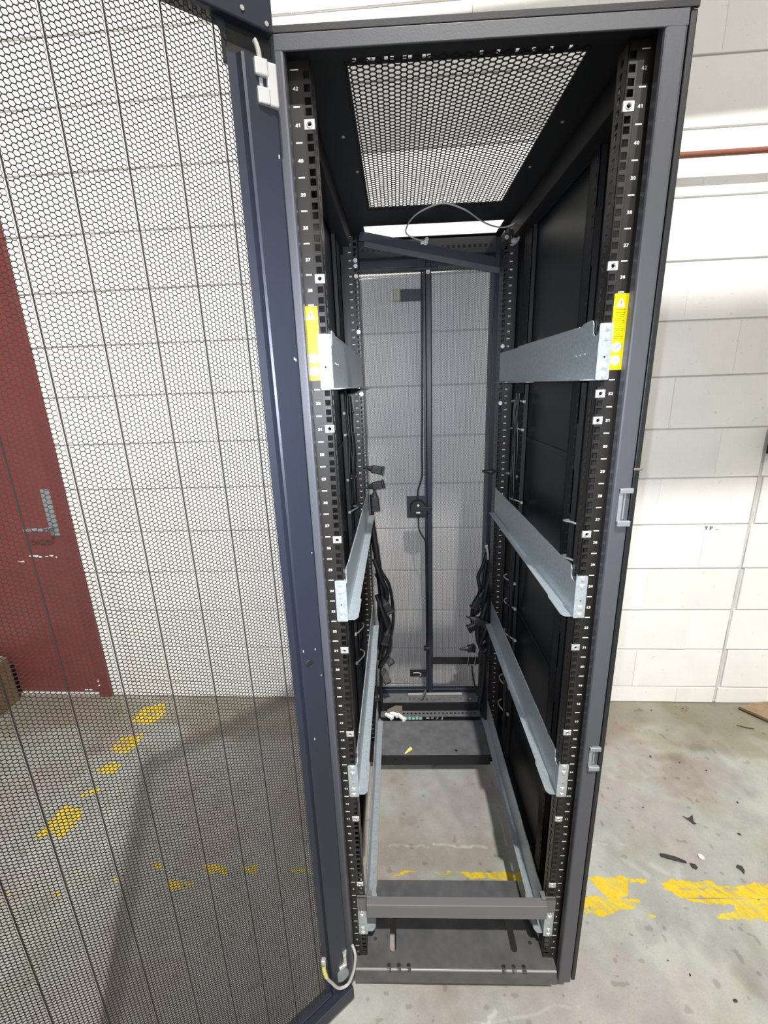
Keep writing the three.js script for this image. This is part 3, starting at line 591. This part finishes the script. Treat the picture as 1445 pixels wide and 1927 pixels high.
// ---- grounding wires
{
  const w = thing('ground_wire', 'thin pale grounding wire looped under the roof mesh at the cabinet rear', 'wire', [0, 0, 0]);
  const z = -.775;
  part('wire_loop', tube([[-.016, 1.94, z + .008], [-.05, 1.945, z + .03], [-.072, 1.955, z + .04], [-.066, 1.965, z + .10], [-.045, 1.973, z + .14], [-.01, 1.979, z + .17], [.026, 1.979, z + .19], [.08, 1.970, z + .17], [.14, 1.962, z + .10], [.185, 1.958, z + .06], [.222, 1.957, z + .05], [.25, 1.965, z + .06], [.268, 1.975, z + .08]], .0022, 90), M.wire, w);
  part('wire_lug', [rspan(-.028, -.008, 1.932, 1.94, z + .008, z + .013, .001)], M.bright, w);
  part('lug_screw', screwHead(-.013, 1.936, z + .014, .005), M.bright, w);
  part('lug_screw', screwHead(-.009, 1.945, z + .012, .004), M.bright, w);
  const st = thing('strap', 'short grey strap hanging from the rear top right corner of the cabinet', 'strap', [.262, 1.98, -.74]);
  part('band', tube([[0, 0, 0], [.003, -.03, .006], [.0, -.055, .012], [-.012, -.068, .016]], .0045, 20), M.tie, st);
  part('band_end', new THREE.SphereGeometry(.011, 10, 8).scale(1, .8, .6).translate(-.012, -.06, .014), M.tie, st);
  const b = thing('ground_wire', 'pale grounding wire looped in a U at the foot of the open door hinge', 'wire', [-.28, .15, .078]);
  const P = [[-.311, .252, .104], [-.311, .234, .104], [-.308, .208, .102], [-.299, .172, .094], [-.283, .132, .083], [-.267, .127, .074], [-.254, .149, .066], [-.247, .179, .060], [-.246, .204, .055], [-.253, .216, .045]].map(([x, y, z]) => [x + .28, y - .15, z - .078]);
  part('wire_loop', tube(P, .0034, 60), M.wire, b);
  part('sleeve', tube(P.slice(0, 3), .0046, 10), M.yellow, b);
  part('wire_lug', rspan(-.036, -.026, .098, .116, .018, .028, .002), M.bright, b);
}
// ---- cable bundles along the side uprights, each with its run of cables
function bundle(label, s, y0, y1, x, z, n, bow) {
  const b = thing('cable_bundle', label, 'cable bundle', [s * x, y0, z]);
  for (let i = 0; i < n; i++) {
    const ox = rr(-.008, .006), oz = rr(-.025, .02), pts = [];
    for (let k = 0; k <= 7; k++) { const f = k / 7; pts.push([s * (ox + rr(-.002, .002) - bow * Math.sin(f * Math.PI) * .3), (y1 - y0) * f, oz + Math.sin(f * 5 + i) * .008 + (1 - f) * rr(-.006, .006)]); }
    part('cable', tube(pts, rr(.0030, .0042), 40, 7), M.cable, b);
  }
  return b;
}
bundle('black cables tied down the left side panel between the upper two shelf rails', -1, 1.16, 1.49, .262, -.58, 5, .01);
bundle('black cables tied down the left side panel under the second shelf rail', -1, .66, 1.06, .262, -.60, 5, .01);
bundle('black cables tied along the right rear upright under the top shelf rail', 1, 1.12, 1.48, .262, -.64, 6, .01);
bundle('black cables down the right rear upright beside the second shelf rail', 1, .28, 1.06, .262, -.62, 5, .01);
// ---- pale tie hooks
const HOOK = new Map();
function hook(label, s, y, z, len = .09) {
  const t = thing('cable_tie', label, 'cable tie', [s * .273, y, z], 'pale cable ties on the side uprights');
  part('strap', tube([[0, 0, len / 2], [-s * .014, .003, len / 4], [-s * .022, .002, 0], [-s * .018, -.002, -len / 3], [-s * .004, -.004, -len / 2]], .0026, 16, 6), M.tie, t);
  part('tie_head', rspan(-.004, .004, -.004, .004, len / 2 - .006, len / 2 + .004, .001), M.tie, t);
}
const RT = [[1.455, -.66, 'cable tie just under the top right shelf rail at the perforated strip'], [1.37, -.66, 'second cable tie below the top right shelf rail'], [1.215, -.70, 'cable tie on the right upright just above the second shelf rail'], [1.145, -.63, 'cable tie touching the rear of the second right shelf rail'], [.85, -.66, 'first cable tie below the second right shelf rail'], [.765, -.64, 'second cable tie below the second right shelf rail'], [.655, -.62, 'cable tie just above the third right shelf rail'], [.43, -.66, 'upper cable tie below the third right shelf rail'], [.315, -.66, 'lowest cable tie on the right upright']];
for (const [y, z, l] of RT) hook(l, 1, y, z);
const LT = [[1.44, -.62, 'cable tie just under the top left shelf rail'], [1.375, -.62, 'second cable tie below the top left shelf rail'], [1.235, -.62, 'third cable tie below the top left shelf rail'], [1.13, -.62, 'cable tie just above the rear of the second left shelf rail'], [.70, -.60, 'first cable tie below the second left shelf rail'], [.60, -.58, 'second cable tie below the second left shelf rail']];
for (const [y, z, l] of LT) hook(l, -1, y, z);
for (const [y, z, l] of [[1.215, -.16, 'cable tie at the right front upright, level with rail number 27'], [1.13, -.16, 'lower cable tie at the right front upright, just above the second shelf rail']]) hook(l, 1, y, z, .05);

// ---- hanging black cords and plugs at the two rear corners
function cord(label, pts, r) { const g = thing('power_cord', label, 'power cord', pts[0], 'black power cords'); part('cord', tube(pts.map((p) => [p[0] - pts[0][0], p[1] - pts[0][1], p[2] - pts[0][2]]), r, 60, 8), M.cable, g); return g; }
function plug(label, p, rot, m = M.plug, len = .05) {
  const g = thing('cord_plug', label, 'plug', p, 'cord plugs'); g.rotation.set(...rot);
  part('body', rspan(-.0135, .0135, -len / 2, len / 2 - .012, -.0105, .0105, .004), m, g);
  part('shoulder', new THREE.CylinderGeometry(.006, .0115, .018, 10).scale(1, 1, .8).translate(0, len / 2 - .004, 0), m, g);
  part('face', rspan(-.0155, .0155, -len / 2 - .007, -len / 2 + .002, -.012, .012, .003), M.plug, g);
  part('strain_relief', cyl(.0055, [0, len / 2, 0], [0, len / 2 + .022, 0], 8, .004), M.plug, g);
  return g;
}
const zc = -.845;
cord('outermost black cord bulging from the left rear corner below the second shelf rail', [[-.222, 1.0, zc], [-.212, .93, zc], [-.198, .82, zc], [-.165, .75, zc], [-.152, .66, zc], [-.152, .58, zc], [-.168, .50, zc], [-.20, .43, zc], [-.218, .36, zc]], .0062);
cord('inner black cord beside the outermost one at the left rear corner', [[-.224, .96, zc + .02], [-.206, .84, zc + .02], [-.185, .74, zc + .03], [-.178, .64, zc + .02], [-.19, .55, zc + .02], [-.21, .46, zc + .02]], .0065);
cord('black cord looped twice in the left rear corner at rail number 20', [[-.215, .80, zc + .01], [-.18, .72, zc + .02], [-.17, .62, zc + .01], [-.195, .55, zc], [-.21, .62, zc + .01], [-.195, .72, zc + .02], [-.178, .66, zc + .03], [-.18, .52, zc + .01], [-.205, .42, zc]], .0058);
cord('black cord hanging straight in the left rear corner', [[-.219, 1.12, zc], [-.215, .9, zc + .012], [-.20, .7, zc + .012], [-.198, .5, zc + .01], [-.212, .30, zc], [-.214, .18, zc]], .0068);
cord('thick black cord hanging straight down the right rear post', [[.243, 1.0, zc], [.236, .93, zc], [.222, .84, zc], [.215, .76, zc], [.21, .66, zc], [.216, .56, zc], [.222, .44, zc], [.215, .32, zc], [.205, .22, zc]], .0075);
cord('looped black cord bulging from the right rear corner at rail number 20', [[.228, .9, zc + .01], [.205, .82, zc + .01], [.19, .78, zc + .01], [.196, .72, zc + .02], [.178, .67, zc + .01], [.17, .6, zc], [.182, .545, zc], [.205, .54, zc + .01], [.215, .60, zc + .02]], .0072);
cord('second looped black cord at the right rear corner', [[.222, .74, zc + .02], [.195, .68, zc + .03], [.178, .62, zc + .03], [.184, .56, zc + .02], [.206, .58, zc + .03], [.20, .65, zc + .03], [.186, .60, zc + .035]], .0068);
cord('thin black cord dropping from the toothed bar to the cabinet base', [[.180, .345, zc - .03], [.184, .30, zc - .02], [.194, .25, zc - .01], [.206, .232, zc], [.216, .232, zc]], .003);
cord('thick black cord bunched against the left rear post under the second shelf rail', [[-.222, 1.05, zc + .03], [-.208, .92, zc + .035], [-.196, .80, zc + .04], [-.19, .70, zc + .045], [-.198, .58, zc + .04], [-.212, .48, zc + .035]], .0105);
cord('thick black cord with a double bend in the middle of the left rear bunch', [[-.215, .88, zc + .055], [-.19, .80, zc + .06], [-.172, .74, zc + .055], [-.180, .66, zc + .06], [-.168, .60, zc + .055], [-.192, .52, zc + .06], [-.21, .44, zc + .055]], .0095);
cord('thick black cord ending in a low bow at the left rear corner', [[-.210, .74, zc + .08], [-.186, .66, zc + .08], [-.170, .58, zc + .075], [-.166, .52, zc + .07], [-.182, .46, zc + .07], [-.205, .42, zc + .07]], .0088);
cord('thick black cord bunched low against the right rear post', [[.232, .80, zc + .025], [.217, .72, zc + .028], [.206, .62, zc + .03], [.210, .52, zc + .028], [.222, .42, zc + .025], [.217, .30, zc + .025], [.208, .20, zc + .025]], .0105);
cord('thick black cord bowed out in the middle of the right rear bunch', [[.211, .70, zc + .08], [.194, .64, zc + .085], [.180, .575, zc + .08], [.192, .52, zc + .085], [.211, .535, zc + .08]], .0100);
cord('short black cord curled under the right rear bunch', [[.213, .62, zc + .1], [.200, .58, zc + .105], [.188, .53, zc + .1], [.200, .50, zc + .1], [.213, .51, zc + .1]], .0092);
plug('upper black plug sticking out of the left rear rail above the second shelf rail', [-.199, 1.225, -.80], [0, 0, 1.35]);
plug('lower black plug sticking out of the left rear rail above the second shelf rail', [-.199, 1.165, -.80], [0, 0, 1.75]);
plug('black plug standing upright above the rear end of the second left shelf rail', [-.203, 1.105, -.80], [0, 0, .05], M.plug, .06);
plug('grey plug hanging aslant beside the lower left shelf rail at rail number 7', [-.183, .405, zc], [0, .3, .6], M.greyPlug, .055);
plug('second grey plug hanging under the first at the left rear corner', [-.195, .325, zc], [0, .3, .3], M.greyPlug, .07);
plug('black plug hanging from the looped cord at the right rear corner', [.183, .575, zc + .03], [0, .2, -1.2], M.plug, .06);
plug('round black plug poking out left at the right rear corner above the toothed bar', [.158, .462, zc + .02], [0, .2, 1.5], M.plug, .035);
plug('black plug standing against the right rear post behind the toothed bar', [.215, .40, zc + .01], [0, 0, .1], M.plug, .09);
plug('small black plug poking from the right rear post above the second shelf rail', [.226, 1.2, zc + .02], [0, 0, 1.5], M.plug, .024);
plug('big black plug among the looped cords of the right rear corner', [.182, .70, zc + .06], [0, .2, -.5], M.plug, .06);
plug('big black plug lying across the right rear cords, just above the third shelf rail', [.176, .635, zc + .10], [0, .1, 1.1], M.plug, .055);
plug('black plug among the bulging cords of the left rear corner', [-.172, .70, zc + .09], [0, .2, .4], M.plug, .055);
plug('black plug low in the bulging cords of the left rear corner', [-.178, .565, zc + .09], [0, .2, -.3], M.plug, .055);
for (const [l, p, a, b] of [['grey wire ends tied in the cords of the left rear corner', [-.2, .86, zc + .03], [.006, -.03, .01], [.012, -.07, .01]], ['grey folded tag among the cords of the left rear corner', [-.178, .70, zc + .03], [.01, -.03, .01], [.016, -.07, .01]], ['white plastic clip on the right rear cords', [.222, .86, zc + .03], [-.004, .03, .01], [-.009, .055, .005]], ['pale tape on the looped cords of the right rear corner', [.178, .62, zc + .045], [.014, .015, .004], [.03, .036, .002]]]) {
  const g = thing('cable_tape', l, 'tape', p); part('tape_strip', tube([[0, 0, 0], a, b], .0045, 14, 6), M.tie, g);
  part('tape_end', rspan(b[0] - .005, b[0] + .005, b[1] - .006, b[1] + .006, b[2] - .003, b[2] + .003, .001), M.wire, g);
}
// ---- litter on the cabinet base
{
  const y = .0985;
  const l = (name, label, cat, p, rot, build, group) => { const g = thing(name, label, cat, p, group); g.rotation.y = rot; build(g); return g; };
  l('terminal_stub', 'pale yellow plastic sleeve lying on the grey base plate', 'plastic bit', [-.103, y + .007, -.66], .75, (g) => { part('sleeve', cyl(.0065, [-.002, 0, 0], [.016, 0, 0], 10, .0075), M.yellow, g); part('stem', cyl(.003, [-.018, -.003, 0], [-.002, 0, 0], 8, .005), M.yellow, g); });
  const conn = (p, rot, label) => l('connector', label, 'connector', p, rot, (g) => { part('body', rspan(-.02, .02, -.006, .006, -.007, .007, .002), M.white, g); part('collar', rspan(.014, .021, -.0075, .0075, -.0085, .0085, .001), M.white, g); }, 'white connectors');
  conn([-.183, .113, -.846], -.7, 'leftmost white connector in the litter behind the base plate');
  conn([-.160, .119, -.851], -.55, 'middle white connector in the litter behind the base plate');
  conn([-.128, .108, -.843], -.85, 'white connector nearest the green strip behind the base plate');
  l('terminal_strip', 'pale green strip of terminals behind the base plate', 'terminal strip', [-.085, .104, -.8405], 0, (g) => { for (let i = 0; i < 6; i++) part('terminal', rspan(-.045 + i * .016, -.032 + i * .016, -.004, .005 - (i % 2) * .002, -.005, .005, .0015), M.teal, g); });
  l('cardboard_scrap', 'torn brown cardboard scrap at the left rear of the cabinet base', 'cardboard', [-.16, .1235, -.862], .1, (g) => part('scrap', muv(extrude(poly([[-.035, -.016], [.036, -.019], [.036, .026], [.006, .030], [-.03, .012]]), .004)), M.tan, g));
  for (let i = 0; i < 4; i++) l('screw_bit', ['leftmost bright screw by the green strip', 'second bright screw right of the green strip', 'third bright screw right of the green strip', 'bright washer lying right of the three screws'][i], 'screw', [-.012 + i * .021, .1045, -.8405], .4 * i, (g) => { part('head', cyl(.004, [-.006, 0, 0], [-.003, 0, 0], 8), M.bright, g); part('shank', cyl(.002, [-.003, 0, 0], [.006, 0, 0], 8), M.bright, g); }, 'bright screws behind the base plate');
  l('grey_strap', 'grey strap end bent over the rear cross bar', 'strap', [-.03, .160, -.915], .8, (g) => part('band', muv(extrude(poly([[-.02, -.004], [-.01, -.008], [.02, .014], [.018, .022], [.006, .016]]), .008)), M.greyPlug, g));
  l('pale_board', 'narrow pale board lying along the rear cross bar', 'board', [.03, .1535, -.938], 0, (g) => part('board', rspan(-.125, .12, -.004, .003, -.004, .006, .001), M.tie, g));
}

// ================================================================ THINGS AROUND
{ // pipe on the wall
  const p = onWall(.62, 2.227, .055);
  const g = thing('wall_pipe', 'thin reddish brown pipe running along the white block wall', 'pipe', [p.x, p.y, p.z]); g.rotation.y = wall.rotation.y;
  const cop = std({ color: lin(.22, .075, .045), roughness: .45 });
  part('tube', cyl(.0095, [0, 0, 0], [6, 0, 0], 16), cop, g);
  for (const x of [.08, 1.5, 2.9, 4.3, 5.7]) part('pipe_clip', [new THREE.TorusGeometry(.0105, .002, 6, 16).rotateY(Math.PI / 2).translate(x, 0, 0), span(x - .004, x + .004, -.004, .004, -.054, -.010)], M.zinc, g);
}
{ // dark box at the right edge
  const p = onWall(1.455, 1.20, 0);
  const g = thing('switch_box', 'dark box on the block wall cut by the right edge of the picture', 'switch box', [p.x, p.y, p.z]); g.rotation.y = wall.rotation.y;
  part('box_body', rspan(-.085, .085, 0, .10, 0.002, .055, .004), M.black, g);
  part('box_cover', rspan(-.078, .078, .006, .094, .055, .06, .002), M.black, g);
  part('conduit', cyl(.012, [0, .1, .025], [0, 1.0, .025], 14), M.keeper, g);
}
{ // brown box by the red door
  const g = thing('cardboard_box', 'brown box with a pale top standing before the red door', 'box', [-2.33, 0, -1.0]); g.rotation.y = .03;
  const card = std({ color: lin(.23, .14, .055), roughness: .85, map: scaled(mottleT, 4) });
  part('carton', rspan(-.21, .21, 0, .255, -.115, .28, .004), card, g);
  part('pale_lid', [rspan(-.20, .14, .255, .272, -.10, .26, .004), rspan(.10, .19, .255, .262, -.11, -.0, .003)], std({ color: lin(.52, .60, .55), roughness: .7 }), g);
  part('tape', span(-.03, .03, .03, .235, .28, .2805), std({ color: lin(.3, .22, .12), roughness: .4 }), g);
}
// ---- litter on the floor at the right
function scrap(name, label, cat, x, z, rot, pts, h, m, bend = 0) {
  const g = thing(name, label, cat, [x, .001, z]); g.rotation.y = rot;
  const geo = extrude(poly(pts), h, { bevelEnabled: true, bevelThickness: .0006, bevelSize: .0006, bevelSegments: 1, steps: 1 });
  geo.rotateX(-Math.PI / 2);
  const P = geo.attributes.position; for (let i = 0; i < P.count; i++) P.setY(i, P.getY(i) + bend * P.getX(i) * P.getX(i) + .0008);
  geo.computeVertexNormals(); part('scrap', muv(geo), m, g); return g;
}
const dark = std({ color: lin(.022, .023, .026), roughness: .6 }), leaf = std({ color: lin(.05, .03, .03), roughness: .8 });
scrap('plastic_strip', 'long black plastic strip lying on the floor above the yellow line', 'plastic strip', .748, -.319, -.2, [[-.034, .006], [-.02, .007], [.012, .004], [.036, -.004], [.038, -.009], [.01, -.007], [-.02, -.004], [-.034, -.002]], .004, dark, .5);
scrap('plastic_chip', 'black chip lying at the end of the long black strip', 'plastic chip', .801, -.293, -.3, [[-.009, .006], [.004, .007], [.010, -.001], [.004, -.008], [-.006, -.005]], .003, dark);
scrap('paper_bit', 'white crumpled paper bit on the floor right of the black strip', 'paper', .842, -.322, .4, [[-.008, .002], [-.003, .009], [.004, .006], [.007, .0], [.003, -.008], [-.005, -.006]], .004, M.white, 20);
scrap('dry_leaf', 'dark red dry leaf with two tips on the floor near the wall', 'leaf', .89, -.45, .2, [[-.02, .016], [-.008, .008], [.004, .010], [.018, .014], [.010, .003], [.004, -.006], [.006, -.016], [-.004, -.014], [-.006, -.002]], .0015, leaf, 12);
scrap('dry_leaf', 'small dark leaf on the floor at the right, just above the yellow line', 'leaf', .94, -.284, 1, [[-.012, -.008], [-.002, -.003], [.002, .010], [.010, .008], [.012, -.004], [.002, -.010]], .0015, leaf, 20);
{
  const g = scrap('cardboard_sheet', 'flat torn cardboard piece on the floor at the right wall', 'cardboard', 1.56, -.96, .1, [[-.10, .055], [-.03, .075], [.16, .07], [.16, -.07], [-.02, -.075], [-.055, -.03]], .006, std({ color: lin(.34, .25, .15), roughness: .9, map: scaled(mottleT, 5) }), .4);
  part('torn_edge', tube([[-.10, .006, -.055], [-.075, .009, -.01], [-.05, .009, .03], [-.02, .006, .075]], .007, 20, 6), std({ color: lin(.10, .07, .035), roughness: .9 }), g);
}
scrap('twig', 'thin dark twig lying beside the cardboard piece on the floor', 'twig', 1.395, -.885, -.35, [[-.03, .001], [0, .0035], [.032, .0], [.03, -.002], [0, 0]], .002, leaf, 4);
{
  const bits = [[.47, -.97], [.60, -1.0], [.66, -.96], [.73, -.98], [.82, -.97], [.52, -.95], [1.05, -1.0], [1.2, -1.01], [1.28, -.99], [1.0, -.70], [1.08, -.66], [.9, -.73], [.66, -.58], [.75, -.5], [1.1, -.52], [1.02, -.4], [.58, -.05], [.62, -.02], [.9, -.02], [.7, .03]];
  const list = bits.map(([x, z], i) => new THREE.IcosahedronGeometry(.0016 + (i % 4) * .0008, 0).scale(1.6, .6, 1).rotateY(i).translate(x, .002, z));
  const g = part('floor_crumbs', list, leaf, scene); tag(g, 'scattered dark crumbs of dirt on the concrete floor', 'crumbs'); g.userData.kind = 'stuff';
}

renderer.render(scene, camera);
